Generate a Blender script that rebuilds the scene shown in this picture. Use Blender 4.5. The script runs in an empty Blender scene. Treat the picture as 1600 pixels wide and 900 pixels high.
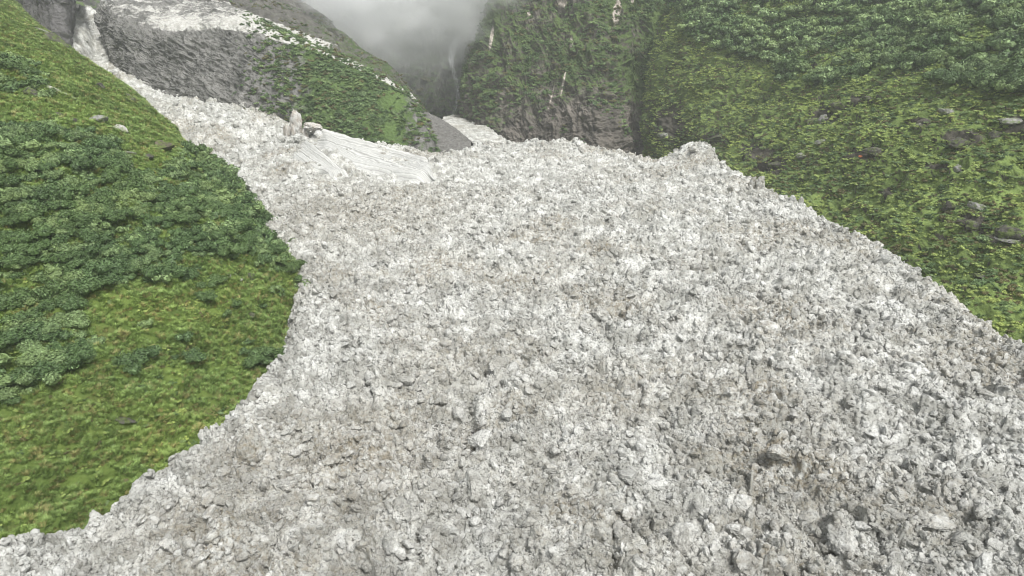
import bpy, math, random
import numpy as np
from mathutils import Vector, Matrix
random.seed(5); RNG = np.random.default_rng(11)
S = bpy.context.scene
COL = S.collection
rad = math.radians

# ------------------------------------------------------------------ camera, world, sun, exposure
CAM_Z, PITCH, FPX = 60.0, rad(18), 1067.0
cam = bpy.data.objects.new('camera', bpy.data.cameras.new('camera')); COL.objects.link(cam)
cam.data.sensor_width = 36; cam.data.lens = FPX/1600*36
cam.data.clip_start = .5; cam.data.clip_end = 6000
cam.location = (0, 0, CAM_Z); cam.rotation_euler = (rad(90)-PITCH, 0, 0)
S.camera = cam
SUN_EL, SUN_AZ = rad(54), rad(150)         # azimuth measured from +Y towards +X; light comes from up valley, left
w = bpy.data.worlds.new('World'); S.world = w; w.use_nodes = True
nt = w.node_tree; bg = nt.nodes['Background']
sky = nt.nodes.new('ShaderNodeTexSky'); sky.sky_type = 'NISHITA'; sky.sun_disc = False
sky.sun_elevation = SUN_EL; sky.sun_rotation = SUN_AZ; sky.air_density = 1.0; sky.dust_density = 4.0
hs = nt.nodes.new('ShaderNodeHueSaturation'); hs.inputs['Saturation'].default_value = .22   # closed cloud cover greys the sky
nt.links.new(sky.outputs[0], hs.inputs['Color']); nt.links.new(hs.outputs[0], bg.inputs[0])
bg.inputs[1].default_value = .075
sun = bpy.data.objects.new('sun', bpy.data.lights.new('sun', 'SUN')); COL.objects.link(sun)
sun.data.energy = 1.5; sun.data.angle = rad(10); sun.data.color = (1, .985, .955)
sd = Vector((math.sin(SUN_AZ)*math.cos(SUN_EL), math.cos(SUN_AZ)*math.cos(SUN_EL), math.sin(SUN_EL)))
sun.rotation_euler = sd.to_track_quat('Z', 'Y').to_euler()
S.view_settings.view_transform = 'Standard'; S.view_settings.look = 'None'
S.view_settings.gamma = 1; S.view_settings.use_curve_mapping = False
S.view_settings.exposure = 1.28
S.render.engine = 'CYCLES'
S.cycles.use_denoising = True; S.cycles.denoiser = 'OPENIMAGEDENOISE'; S.cycles.denoising_input_passes = 'RGB_ALBEDO_NORMAL'; S.cycles.denoising_prefilter = 'ACCURATE'; S.cycles.filter_width = 1.1
S.cycles.max_bounces = 14; S.cycles.diffuse_bounces = 2; S.cycles.glossy_bounces = 1
S.cycles.transparent_max_bounces = 8; S.cycles.volume_bounces = 12
S.cycles.volume_step_rate = 1.0; S.cycles.volume_max_steps = 128

HAZE, MIST = .00024, .09
# ------------------------------------------------------------------ projection helpers (photo pixels, 1600x900)
cp, sp_ = math.cos(PITCH), math.sin(PITCH)
def P(u, v, t=None, z=None):
    a = (u-800)/FPX; b = (450-v)/FPX
    d = np.array([a, cp+b*sp_, -sp_+b*cp])
    if t is None: t = (z-CAM_Z)/d[2]
    return np.array([0, 0, CAM_Z])+d*t
def proj(V):
    V = np.asarray(V, float); x = V[..., 0]; y = V[..., 1]; z = V[..., 2]-CAM_Z
    t = y*cp-z*sp_; up = y*sp_+z*cp
    t = np.where(np.abs(t) < 1e-3, 1e-3, t)
    return 800+FPX*x/t, 450-FPX*up/t, t
def inpoly(u, v, poly):
    c = np.zeros(np.shape(u), bool); n = len(poly)
    for i in range(n):
        x0, y0 = poly[i]; x1, y1 = poly[(i+1) % n]
        if y0 == y1: continue
        k = ((y0 > v) != (y1 > v)) & (u < (x1-x0)*(v-y0)/(y1-y0)+x0)
        c ^= k
    return c

# ------------------------------------------------------------------ noise
N = 4096
PERM = RNG.permutation(N).astype(np.int32)
G3 = RNG.normal(size=(N, 3)).astype(np.float32); G3 /= np.linalg.norm(G3, axis=1)[:, None]
RT = RNG.random((N, 6)).astype(np.float32)
def hsh(i, j, k=0):
    return PERM[(PERM[(PERM[i & (N-1)]+j) & (N-1)]+k) & (N-1)]
def perlin(x, y, z=0.0):
    x = np.asarray(x, np.float32); y = np.asarray(y, np.float32); z = np.zeros_like(x)+np.float32(z) if np.isscalar(z) else np.asarray(z, np.float32)
    xi = np.floor(x).astype(np.int32); yi = np.floor(y).astype(np.int32); zi = np.floor(z).astype(np.int32)
    xf = x-xi; yf = y-yi; zf = z-zi
    f = lambda t: t*t*t*(t*(t*6-15)+10)
    wx, wy, wz = f(xf), f(yf), f(zf); out = 0
    for a in (0, 1):
        for b in (0, 1):
            for c in (0, 1):
                g = G3[hsh(xi+a, yi+b, zi+c)]
                dot = g[..., 0]*(xf-a)+g[..., 1]*(yf-b)+g[..., 2]*(zf-c)
                out = out+dot*(wx if a else 1-wx)*(wy if b else 1-wy)*(wz if c else 1-wz)
    return out*1.5
def fbm(x, y, z=0.0, o=4, g=.5, ridged=False):
    s = 0; a = 1; n = 0; f = 1
    for i in range(o):
        q = perlin(x*f+i*17.3, y*f-i*9.1, z*f if not np.isscalar(z) else z+i*3.7)
        if ridged: q = 1-2*np.abs(q)
        s = s+a*q; n += a; a *= g; f *= 2.03
    return s/n
def worley(x, y, seed=0):
    xi = np.floor(x).astype(np.int32); yi = np.floor(y).astype(np.int32)
    F1 = np.full(x.shape, 9., np.float32); F2 = F1.copy(); best = np.zeros(x.shape, np.int32)
    bx = np.zeros_like(F1); by = np.zeros_like(F1)
    for a in (-1, 0, 1):
        for b in (-1, 0, 1):
            h = hsh(xi+a, yi+b, seed)
            px = xi+a+RT[h, 0]; py = yi+b+RT[h, 1]
            dx = (x-px).astype(np.float32); dy = (y-py).astype(np.float32)
            d = dx*dx+dy*dy
            m = d < F1
            F2 = np.where(m, F1, np.minimum(F2, d)); best = np.where(m, h, best)
            bx = np.where(m, dx, bx); by = np.where(m, dy, by); F1 = np.where(m, d, F1)
    F1 = np.sqrt(F1); F2 = np.sqrt(F2)
    return F1, F2, RT[best], bx, by
def sstep(a, b, x):
    t = np.clip((x-a)/(b-a), 0, 1); return t*t*(3-2*t)

# ------------------------------------------------------------------ object helpers
def tag(o, label=None, cat=None, group=None, kind=None):
    for k, v in (('label', label), ('category', cat), ('group', group), ('kind', kind)):
        if v: o[k] = v
    return o
def mesh_np(name, V, F, mat=None, smooth=True, attrs=None):
    V = np.ascontiguousarray(V, np.float32); F = np.ascontiguousarray(F, np.int32)
    me = bpy.data.meshes.new(name); k = F.shape[1]
    me.vertices.add(len(V)); me.vertices.foreach_set('co', V.ravel())
    me.loops.add(F.size); me.loops.foreach_set('vertex_index', F.ravel())
    me.polygons.add(len(F)); me.polygons.foreach_set('loop_start', np.arange(0, F.size, k, dtype=np.int32))
    try: me.polygons.foreach_set('loop_total', np.full(len(F), k, np.int32))
    except Exception: pass
    me.update(calc_edges=True)
    if smooth: me.shade_smooth()
    for n, a in (attrs or {}).items():
        at = me.attributes.new(n, 'FLOAT', 'POINT'); at.data.foreach_set('value', np.ascontiguousarray(a, np.float32).ravel())
    if mat: me.materials.append(mat)
    return me
def link(name, me, parent=None):
    o = bpy.data.objects.new(name, me); COL.objects.link(o)
    if parent: o.parent = parent
    return o
def grid_faces(n, m):
    i, j = np.meshgrid(np.arange(n-1), np.arange(m-1), indexing='ij')
    a = (i*m+j).ravel(); return np.stack([a, a+1, a+m+1, a+m], 1)
def catmull(Pts, n):
    """Pts (K,...) -> (n,...)"""
    Pts = np.asarray(Pts, float); K = len(Pts); s = np.linspace(0, K-1, n); i = np.clip(s.astype(int), 0, K-2); f = s-i
    g = lambda k: Pts[np.clip(k, 0, K-1)]
    f = f.reshape((-1,)+(1,)*(Pts.ndim-1))
    p0 = np.where((i == 0).reshape(f.shape), 2*g(i)-g(i+1), g(i-1)); p3 = np.where((i == K-2).reshape(f.shape), 2*g(i+1)-g(i), g(i+2))
    p1, p2 = g(i), g(i+1)
    return .5*(2*p1+(p2-p0)*f+(2*p0-5*p1+4*p2-p3)*f*f+(3*p1-p0-3*p2+p3)*f**3)
def grid_normals(V):
    dx = np.gradient(V, axis=1); dy = np.gradient(V, axis=0)
    n = np.cross(dx, dy); n /= np.linalg.norm(n, axis=2)[..., None]+1e-9
    cen = np.array([0, 0, CAM_Z+60])
    if np.mean(np.sum(n*(cen-V), axis=2)) < 0: n = -n
    return n
def loft(rows, n, m):
    A = np.array(rows, float)              # (R,C,3)
    B = catmull(A, n); B = catmull(np.swapaxes(B, 0, 1), m)
    return np.swapaxes(B, 0, 1)

# ------------------------------------------------------------------ material helper
class NT:
    def __init__(s, name):
        s.m = bpy.data.materials.new(name); s.m.use_nodes = True; s.t = s.m.node_tree
        s.b = s.t.nodes['Principled BSDF']; s.pos = s.t.nodes.new('ShaderNodeNewGeometry').outputs['Position']
    def n(s, ty, **kw):
        x = s.t.nodes.new(ty)
        for k, v in kw.items():
            if k in x.inputs.keys(): x.inputs[k].default_value = v
            else: setattr(x, k, v)
        return x
    def lk(s, a, b): s.t.links.new(a, b)
    def noise(s, scale, detail=5, rough=.6, vec=None, stretch=None, dist=0.0):
        x = s.n('ShaderNodeTexNoise', Scale=scale, Detail=detail, Roughness=rough, Distortion=dist)
        v = vec or s.pos
        if stretch:
            mp = s.n('ShaderNodeMapping'); mp.inputs['Scale'].default_value = stretch; s.lk(v, mp.inputs[0]); v = mp.outputs[0]
        s.lk(v, x.inputs['Vector']); return x.outputs[0]
    def ramp(s, fac, stops, interp='LINEAR'):
        r = s.n('ShaderNodeValToRGB'); e = r.color_ramp; e.interpolation = interp
        while len(e.elements) < len(stops): e.elements.new(.5)
        for el, (p, c) in zip(e.elements, stops):
            el.position = p; el.color = (c, c, c, 1) if np.isscalar(c) else (*c, 1)
        s.lk(fac, r.inputs[0]); return r.outputs[0]
    def mix(s, fac, a, b, mode='MIX'):
        x = s.n('ShaderNodeMix', data_type='RGBA', blend_type=mode)
        for sock, v in ((x.inputs[0], fac), (x.inputs[6], a), (x.inputs[7], b)):
            if isinstance(v, bpy.types.NodeSocket): s.lk(v, sock)
            elif np.isscalar(v): sock.default_value = v
            else: sock.default_value = (*v, 1)
        return x.outputs[2]
    def math(s, op, a, b=0.0, clamp=False):
        x = s.n('ShaderNodeMath', operation=op, use_clamp=clamp)
        for sock, v in ((x.inputs[0], a), (x.inputs[1], b)):
            if isinstance(v, bpy.types.NodeSocket): s.lk(v, sock)
            else: sock.default_value = v
        return x.outputs[0]
    def attr(s, name, ty='GEOMETRY'):
        return s.n('ShaderNodeAttribute', attribute_name=name, attribute_type=ty).outputs['Fac']
    def orand(s): return s.n('ShaderNodeObjectInfo').outputs['Random']
    def near(s, p, r):
        """1 at world point p falling to 0 at distance r"""
        d = s.n('ShaderNodeVectorMath', operation='DISTANCE'); s.lk(s.pos, d.inputs[0]); d.inputs[1].default_value = tuple(p)
        return s.math('SUBTRACT', 1.0, s.math('DIVIDE', d.outputs['Value'], r), True)
    def bump(s, h, strength, dist):
        b = s.n('ShaderNodeBump', Strength=strength, Distance=dist); s.lk(h, b.inputs['Height']); s.lk(b.outputs[0], s.b.inputs['Normal'])
    def done(s, col, rough=.9, spec=.2):
        s.lk(col, s.b.inputs['Base Color']) if isinstance(col, bpy.types.NodeSocket) else setattr(s.b.inputs['Base Color'], 'default_value', (*col, 1))
        s.b.inputs['Roughness'].default_value = rough; s.b.inputs['Specular IOR Level'].default_value = spec
        return s.m

def mat_ice(name, per_obj=.3, smooth=False):
    t = NT(name)
    n1 = t.noise(.035, 6, .62); n2 = t.noise(.16, 6, .65); n3 = t.noise(.9, 5, .7); n4 = t.noise(3.2, 4, .7)
    clean, grey, tan, dark = (.70, .705, .67), (.37, .371, .34), (.25, .212, .145), (.09, .086, .075)
    c = t.mix(t.ramp(n2, [(.40, 0), (.58, 1)]), clean, grey)
    dirt = t.math('MULTIPLY', t.ramp(n1, [(.46, 0), (.62, .9)]), t.ramp(n3, [(.40, 0), (.62, 1)]))
    brown = None
    for (u, v, z, r, k) in ((560, 700, 1, 26, .95), (300, 800, 1, 15, .8), (700, 570, 1, 22, .6), (560, 330, 8, 60, .7), (960, 620, 1, 20, .6), (1000, 880, 1, 16, .5)):
        q = t.math('MULTIPLY', t.near(P(u, v, z=z), r), k); dirt = t.math('MAXIMUM', dirt, t.math('MULTIPLY', q, t.ramp(n3, [(.36, 0), (.6, 1)])))
    for (u, v, z, r) in ((430, 560, 1, 22), (230, 750, 1, 14), (330, 660, 1, 16), (800, 270, 12, 70), (1230, 430, 4, 30)):
        dirt = t.math('MULTIPLY', dirt, t.math('SUBTRACT', 1.0, t.math('MULTIPLY', t.near(P(u, v, z=z), r), 1.4), True))
    c = t.mix(dirt, c, tan)
    c = t.mix(t.ramp(t.noise(1.6, 8, .8), [(.38, .9), (.485, 0)]), c, dark)
    c = t.mix(t.ramp(t.noise(.35, 9, .8, dist=.5), [(.38, .7), (.49, 0)]), c, (.235, .228, .205))
    if per_obj:
        r = t.orand()
        c = t.mix(per_obj, c, t.ramp(r, [(0, (.17, .16, .14)), (.2, (.38, .375, .35)), (.6, (.58, .58, .565)), (1, (.74, .75, .745))]), 'MIX')
    h = t.math('ADD', t.noise(2.2, 6, .72), t.math('MULTIPLY', n4, .4))
    t.bump(h, .9, .45)
    return t.done(c, .85, .25)

ICE = mat_ice('dirty_ice', 0.0)
ICEB = mat_ice('ice_rubble', .2)

# ================================================================== DEBRIS SURFACE (one height function of x, y)
OUT = [(-260, 985, .5), (-120, 915, .7), (0, 861, 1), (60, 835, 1), (130, 806, 1), (180, 770, 1), (230, 742, 1), (270, 715, 1), (310, 685, 1), (360, 640, 1), (410, 588, 1), (445, 545, 1),
       (462, 510, 1.2), (457, 470, 2), (465, 445, 2.4), (440, 425, 3), (400, 400, 4), (330, 320, 8), (250, 250, 14), (170, 180, 24)]
OUTT = [(105, 110, 405), (88, 55, 450), (100, 8, 560), (128, 12, 565), (160, 32, 540), (163, 75, 500), (188, 108, 470), (230, 124, 445), (300, 147, 425), (360, 158, 412), (410, 162, 403),
        (435, 178, 398), (470, 196, 392), (530, 214, 386), (600, 226, 381), (680, 240, 384), (742, 233, 420), (700, 200, 560), (675, 190, 640), (742, 186, 660), (742, 200, 560), (790, 229, 455),
        (830, 224, 430), (880, 225, 420), (950, 232, 412), (1005, 247, 404), (1035, 250, 402), (1055, 237, 400), (1080, 231, 398), (1112, 236, 385), (1130, 256, 358), (1165, 277, 325),
        (1190, 291, 306), (1260, 325, 263), (1310, 350, 242), (1370, 380, 219), (1430, 418, 196), (1480, 452, 177), (1600, 543, 143), (1750, 670, 113), (1900, 800, 95)]
CTRL = [P(u, v, z=z) for u, v, z in OUT]+[P(u, v, t=t) for u, v, t in OUTT]
OUTLINE = np.array([c[:2] for c in CTRL]+[P(2100, 1150, z=3)[:2], P(-400, 1150, z=.5)[:2]])
CTRL += [P(u, v, z=z) for u, v, z in ((800, 900, 0), (400, 800, 0), (1200, 800, .5), (1600, 900, 1.5), (0, 1000, .5), (1900, 1100, 2), (800, 1100, 0), (800, 600, .8), (1200, 600, 2.5), (500, 600, .6),
         (800, 400, 4.5), (600, 400, 4), (1100, 400, 6), (650, 300, 9.5), (900, 300, 9.8), (560, 255, 15), (480, 240, 19), (400, 300, 10), (700, 258, 13.3), (1000, 290, 9), (1100, 300, 9))]
CTRL += [P(330, 190, t=385), P(250, 150, t=425), P(150, 60, t=500), P(420, 215, t=385)]
CTRL = np.array(CTRL)
def tps_fit(X, z, lam=2.0):
    n = len(X); d = np.linalg.norm(X[:, None]-X[None], axis=2)/100
    K = np.where(d > 0, d*d*np.log(d+1e-9), 0)+lam*1e-3*np.eye(n); Q = np.c_[np.ones(n), X/100]
    A = np.block([[K, Q], [Q.T, np.zeros((3, 3))]]); s = np.linalg.solve(A, np.r_[z, 0, 0, 0]); return s[:n], s[n:]
TW, TA = tps_fit(CTRL[:, :2], CTRL[:, 2])
def base_z(x, y):
    z = TA[0]+TA[1]*x/100+TA[2]*y/100
    for (cx, cy, _), w_ in zip(CTRL, TW):
        d = ((x-cx)**2+(y-cy)**2)/1e4; z = z+w_*.5*d*np.log(d+1e-12)
    return z
def outline_sd(x, y):
    d = np.full(x.shape, 1e9); n = len(OUTLINE)
    for i in range(n):
        a = OUTLINE[i]; b = OUTLINE[(i+1) % n]; e = b-a; L = e@e
        h = np.clip(((x-a[0])*e[0]+(y-a[1])*e[1])/L, 0, 1)
        d = np.minimum(d, (x-a[0]-h*e[0])**2+(y-a[1]-h*e[1])**2)
    return np.sqrt(d)*np.where(inpoly(x, y, OUTLINE), 1, -1)
# local mounds (+) and hollows (-): pixel, height, radius x, radius y, turn
MOUNDS = [(735, 668, -8, 1.4, 6.5, .1), (755, 700, 2.2, 3, 4, 0), (1140, 432, -5, 3.0, 7, .5), (1128, 425, 4, 4, 8, .5), (1080, 236, 5, 7, 10, 0), (1110, 238, 3, 6, 8, 0),
          (1186, 291, 3.5, 2.4, 3, 0), (1172, 285, 2.5, 1.5, 2, 0), (1125, 255, 2, 2.5, 3, 0), (1370, 382, 1.6, 2, 2, 0), (880, 228, 3, 14, 8, 0), (830, 228, 2, 6, 6, 0),
          (800, 620, 2.0, 9, 5, .4), (1150, 560, -3, 5, 3, .3), (1330, 600, 2.6, 8, 5, -.4), (1560, 720, 2.8, 9, 6, -.3), (1590, 760, -2.5, 3, 5, .2), (1300, 860, -2.5, 1.4, 4, .4), (930, 740, -2, 2, 1.4, 0),
          (1480, 810, 1.0, 5, 4, 0), (560, 590, 2.2, 6, 5, .3), (700, 500, -2, 8, 3, .2), (610, 440, 2, 10, 4, .2), (430, 832, -1.8, 1.5, 2.5, 0), (1250, 800, -2.2, 2, 3, .3), (230, 742, 1.2, 2, 2, 0),
          (470, 190, 3, 5, 5, 0), (400, 165, 3, 14, 8, 0), (1090, 500, 2, 9, 5, .4), (900, 520, -2.5, 10, 3, .3), (500, 700, -1.5, 4, 2, .3), (540, 770, -1.8, 3, 2, 0), (600, 262, -3.2, 15, 9, 0), (535, 252, -2.5, 9, 8, 0)]
MW = [(base, h, rx, ry, an) for (u, v, h, rx, ry, an) in MOUNDS for base in [P(u, v, z=(14 if v < 260 and u > 600 else 20 if v < 200 else 9 if v < 330 else 5 if v < 500 else 1))]]
BANK = [(478, 196), (520, 212), (600, 232), (690, 250), (702, 276), (640, 292), (560, 288), (510, 262), (470, 240)]
def debris_z(x, y, full=True):
    x = np.asarray(x, float); y = np.asarray(y, float)
    z = base_z(x, y); sdist = outline_sd(x, y); sdist = sdist+(1.5*fbm(x/5, y/5, 4., 3)+.5*perlin(x/1.3, y/1.3, 6.))*sstep(420, 200, y)
    z = z-1.7*np.log1p(np.exp(np.clip((1.0-sdist)*1.2, -30, 30)))/1.2
    for (b, h, rx, ry, an) in MW:
        dx = x-b[0]; dy = y-b[1]; c, s = math.cos(an), math.sin(an)
        q = ((dx*c+dy*s)/rx)**2+((-dx*s+dy*c)/ry)**2; z = z+h*np.exp(-q*1.2)
    pc = P(390, 700, z=1); z = z+6.0*np.exp(-1.5*np.sqrt(((x-pc[0])/3.6)**2+((y-pc[1])/3.6)**2+.02))
    r = np.hypot(x, y)
    u, v, _ = proj(np.stack([x, y, z], -1))
    bank = np.zeros(x.shape)
    wx = x+2.2*perlin(x*.13, y*.13, 3.3)+.7*perlin(x*.5, y*.5, 7.); wy = y+2.2*perlin(x*.13, y*.13, 9.3)+.7*perlin(x*.5, y*.5, 1.7)
    z = z+3.1*fbm(wx/26, wy/16, 1., 4)+1.9*fbm(wx/11, wy/6, 5., 4, ridged=True)
    for cell, amp, seed in ((6.5, 1.9, 1), (2.7, 1.4, 2), (1.15, .6, 3), (.52, .2, 4), (.27, .07, 5)):
        if not full and cell < 1: continue
        F1, F2, R, bx, by = worley(wx/cell, wy/(cell*.85), seed)
        blk = (R[..., 2]-.5)*.9+(R[..., 3]-.5)*bx*1.5+(R[..., 4]-.5)*by*1.5
        blk = blk*sstep(0, .32, F2-F1)-.45*np.exp(-(F2-F1)*7)-.2*F1*F1
        z = z+amp*blk*(1+.0*r)
    z = z+.3*fbm(x/1.1, y/1.1, 2., 4, .6)
    return z, sdist
nr, nth = 1900, 1600
rr = 54*np.exp(np.linspace(0, math.log(690/54), nr)); th = np.linspace(rad(-52), rad(50), nth)
Rg, Tg = np.meshgrid(rr, th, indexing='ij')
X = (Rg*np.sin(Tg)); Y = Rg*np.cos(Tg)
Z, SD = debris_z(X.ravel(), Y.ravel()); V = np.stack([X.ravel(), Y.ravel(), Z], 1)
# sideways push so the lumps overhang a little
V[:, 0] += .35*fbm(V[:, 0]/1.6, V[:, 1]/1.6, V[:, 2]/1.6, 3); V[:, 1] += .35*fbm(V[:, 0]/1.6+50, V[:, 1]/1.6, V[:, 2]/1.6, 3)
F = grid_faces(nr, nth); keep = (SD[F] > -13).all(1)
F = F[keep][:, ::-1]
used = np.zeros(len(V), bool); used[F.ravel()] = True; remap = np.cumsum(used)-1
o = link('avalanche_debris', mesh_np('avalanche_debris', V[used], remap[F], ICE)); tag(o, kind='structure')
DEB = V.reshape(nr, nth, 3)

# ================================================================== HILLSIDES AND CLIFFS
def mat_grass(name, lo=(.09, .14, .035), hi=(.18, .245, .06), rock=True):
    t = NT(name)
    n1 = t.noise(.05, 6, .65); n2 = t.noise(.4, 6, .7); n3 = t.noise(2.5, 5, .75)
    c = t.mix(t.ramp(n1, [(.35, 0), (.65, 1)]), lo, hi)
    c = t.mix(t.ramp(n2, [(.42, 0), (.68, .6)]), c, (.06, .10, .03))
    c = t.mix(t.ramp(n3, [(.5, 0), (.75, .6)]), c, (.20, .22, .075))
    c = t.mix(t.ramp(t.noise(.13, 5, .6), [(.58, 0), (.7, .55)]), c, (.13, .11, .05))
    t.bump(t.math('ADD', n3, t.noise(.9, 5, .7)), .8, .5)
    return t.done(c, 1.0, .05)
def mat_cliff(name, veg=.5, rockc=((.07, .068, .062), (.17, .16, .15)), veglo=(.03, .05, .022), veghi=(.075, .11, .035), snow=False, pale=((.55, .55, .52), (.36, .345, .31))):
    t = NT(name)
    st = t.noise(.12, 7, .68, stretch=(1, 1, .35), dist=.6); n2 = t.noise(.6, 6, .7); n3 = t.noise(.035, 5, .6); n4 = t.noise(2.2, 4, .7)
    rk = t.mix(t.ramp(st, [(.35, 0), (.65, 1)]), rockc[0], rockc[1])
    rk = t.mix(t.ramp(n2, [(.3, .7), (.5, 0)]), rk, (.04, .038, .035))
    vg = t.mix(t.ramp(n2, [(.35, 0), (.65, 1)]), veglo, veghi)
    vg = t.mix(t.ramp(n3, [(.45, 0), (.7, .8)]), vg, tuple(1.35*k for k in veghi))
    m = t.math('ADD', t.math('MULTIPLY', t.noise(.09, 6, .7), 1.0), t.math('MULTIPLY', t.noise(.7, 5, .7), .35))
    m = t.math('ADD', m, t.math('MULTIPLY', t.attr('veg'), 1.0))
    c = t.mix(t.ramp(m, [(1.06, 0), (1.2, 1)] if False else [(.0, 0), (1, 1)]) if False else t.math('MULTIPLY', t.math('SUBTRACT', m, 1.12-veg*.0), 7.0, True), rk, vg)
    if snow:
        ms = t.math('MULTIPLY', t.math('SUBTRACT', t.math('ADD', t.math('MULTIPLY', t.attr('snow'), 1.0), t.math('MULTIPLY', t.noise(.09, 8, .75, dist=1.0, stretch=(1, 1, 2)), 1.1)), 1.02), 9.0, True)
        c = t.mix(ms, c, t.mix(t.ramp(n2, [(.4, 0), (.65, 1)]), *pale))
    t.bump(t.math('ADD', st, t.math('MULTIPLY', n4, .5)), .8, 1.2)
    return t.done(c, .9, .15)

def terrain(name, rows, n, m, disp, mat, attr_fn=None, kind='structure'):
    V = loft(rows, n, m); Nn = grid_normals(V)
    V = V+Nn*disp(V)[..., None]
    Nn = grid_normals(V)
    at = attr_fn(V, Nn) if attr_fn else None
    me = mesh_np(name, V.reshape(-1, 3), grid_faces(n, m), mat, attrs=at)
    o = link(name, me); tag(o, kind=kind)
    return V, Nn
def under(p, off): return np.array(p)+np.array(off)

# --- left hill: rows follow the debris edge from near to far, columns climb to the left
LROWS = []
for edge, c1, c2, c3, o1, o2 in (
    ((-200, 1020, 76), (-450, 930, 80), (-800, 830, 90), (-1200, 730, 100), (12, -2, -4), (25, -2, -8)),
    ((-20, 905, 93), (-250, 800, 97), (-600, 680, 105), (-1000, 560, 115), (12, -2, -4), (25, -2, -8)),
    ((110, 820, 107), (-40, 690, 110), (-300, 580, 116), (-700, 420, 125), (12, -2, -4), (25, -2, -8)),
    ((230, 740, 119), (110, 610, 122), (-90, 500, 126), (-500, 330, 135), (12, -2, -4), (25, -2, -8)),
    ((400, 590, 150), (270, 490, 146), (60, 370, 145), (-330, 190, 150), (14, 0, -4), (28, 0, -8)),
    ((455, 510, 176), (340, 410, 166), (120, 270, 163), (-270, 90, 175), (14, 3, -6), (24, 6, -16)),
    ((474, 442, 197), (370, 345, 195), (160, 200, 195), (-200, 10, 210), (10, 6, -6), (20, 10, -22)),
    ((370, 340, 235), (318, 265, 238), (130, 125, 242), (-170, -40, 255), (9, 10, -9), (18, 20, -30)),
    ((288, 236, 285), (235, 172, 290), (95, 80, 290), (-150, -60, 310), (9, 10, -9), (18, 20, -30)),
    ((186, 172, 340), (146, 114, 342), (60, 48, 345), (-100, -50, 360), (9, 10, -9), (18, 20, -30)),
    ((106, 97, 390), (64, 56, 392), (20, 8, 395), (-100, -80, 410), (7, 12, -8), (14, 24, -26)),
    ((70, 60, 430), (40, 30, 430), (0, -10, 435), (-100, -90, 450), (7, 12, -8), (14, 24, -26))):
    e = P(edge[0], edge[1], t=edge[2])
    LROWS.append([e+np.array(o2), e+np.array(o1), e, P(c1[0], c1[1], t=c1[2]), P(c2[0], c2[1], t=c2[2]), P(c3[0], c3[1], t=c3[2])])
def hill_disp(V):
    x, y, z = V[..., 0], V[..., 1], V[..., 2]
    d = 3.0*fbm(x/22, y/22, z/22, 4)+1.7*fbm(x/7, y/6, z/6, 3, ridged=True)+.28*fbm(x/1.4, y/1.4, z/1.4, 3)
    return d
GRASS = mat_grass('grass_ground')
LH, LN = terrain('left_hill', LROWS, 900, 700, hill_disp, GRASS)

# --- right hill
RROWS = []
for edge, cs, o1, o2 in (
    ((2050, 900, 103), ((2350, 760, 106), (2800, 560, 112), (3400, 300, 120), (4200, 0, 130)), (-12, -2, -4), (-26, -4, -8)),
    ((1800, 700, 125), ((2030, 590, 128), (2350, 420, 135), (2800, 200, 145), (3400, -50, 160)), (-12, -2, -4), (-26, -4, -8)),
    ((1610, 548, 160), ((1800, 440, 163), (2050, 290, 168), (2400, 100, 178), (2800, -100, 190)), (-12, -2, -4), (-26, -4, -8)),
    ((1450, 445, 205), ((1590, 350, 204), (1800, 230, 204), (2100, 70, 212), (2450, -120, 230)), (-12, -2, -4), (-26, -4, -8)),
    ((1290, 352, 270), ((1420, 260, 262), (1590, 150, 255), (1820, 20, 258), (2100, -150, 275)), (-12, 0, -5), (-26, 0, -12)),
    ((1180, 298, 345), ((1290, 205, 335), (1430, 100, 325), (1600, 0, 322), (1850, -140, 340)), (-12, 0, -6), (-26, 0, -14)),
    ((1090, 258, 430), ((1160, 165, 420), (1270, 70, 408), (1420, -30, 400), (1620, -150, 410)), (-10, 0, -8), (-22, 0, -18)),
    ((1030, 262, 475), ((1032, 170, 474), (1060, 70, 468), (1150, -50, 462), (1300, -170, 470)), (-6, 0, -10), (-12, 4, -22)),
    ((1005, 262, 520), ((1010, 170, 525), (1030, 70, 530), (1080, -50, 535), (1200, -170, 540)), (-6, 0, -10), (-12, 4, -22))):
    e = P(edge[0], edge[1], t=edge[2])
    RROWS.append([e+np.array(o2), e+np.array(o1), e]+[P(a, b, t=c) for a, b, c in cs])
def rhill_disp(V):
    x, y, z = V[..., 0], V[..., 1], V[..., 2]
    return 5.0*fbm(x/34, y/34, z/24, 4)+6.0*fbm((y+.4*x)/24, (x+z)/80, .3, 5, .55, ridged=True)+2.8*fbm(x/9, y/9, z/7, 4, ridged=True)+.4*fbm(x/1.8, y/1.8, z/1.8, 3)
BARE = ((1045, 195, 30, 32), (1210, 260, 28, 18), (1500, 215, 40, 18), (1575, 370, 40, 14), (1590, 195, 40, 20), (1350, 240, 32, 12), (1290, 180, 28, 16), (1520, 345, 26, 16), (1340, 155, 20, 8), (1250, 100, 20, 8), (1180, 235, 26, 14), (1120, 215, 22, 10), (1440, 190, 20, 8), (1385, 300, 16, 6), (1460, 260, 22, 7))
def rhill_attr(V, Nn):
    u, v, t = proj(V)
    steep = 1-np.abs(Nn[..., 2])
    veg = 1.05-.6*sstep(.68, .93, steep)
    for (pu, pv, ru, rv) in BARE:
        veg = veg-.95*np.exp(-((u-pu)/ru)**2-((v-pv)/rv)**2)
    return {'veg': veg}
RG = mat_cliff('right_slope_ground', rockc=((.035, .033, .026), (.12, .11, .09)), veglo=(.075, .115, .035), veghi=(.17, .23, .07))
RH, RN = terrain('right_hill', RROWS, 900, 800, rhill_disp, RG, rhill_attr)

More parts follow.
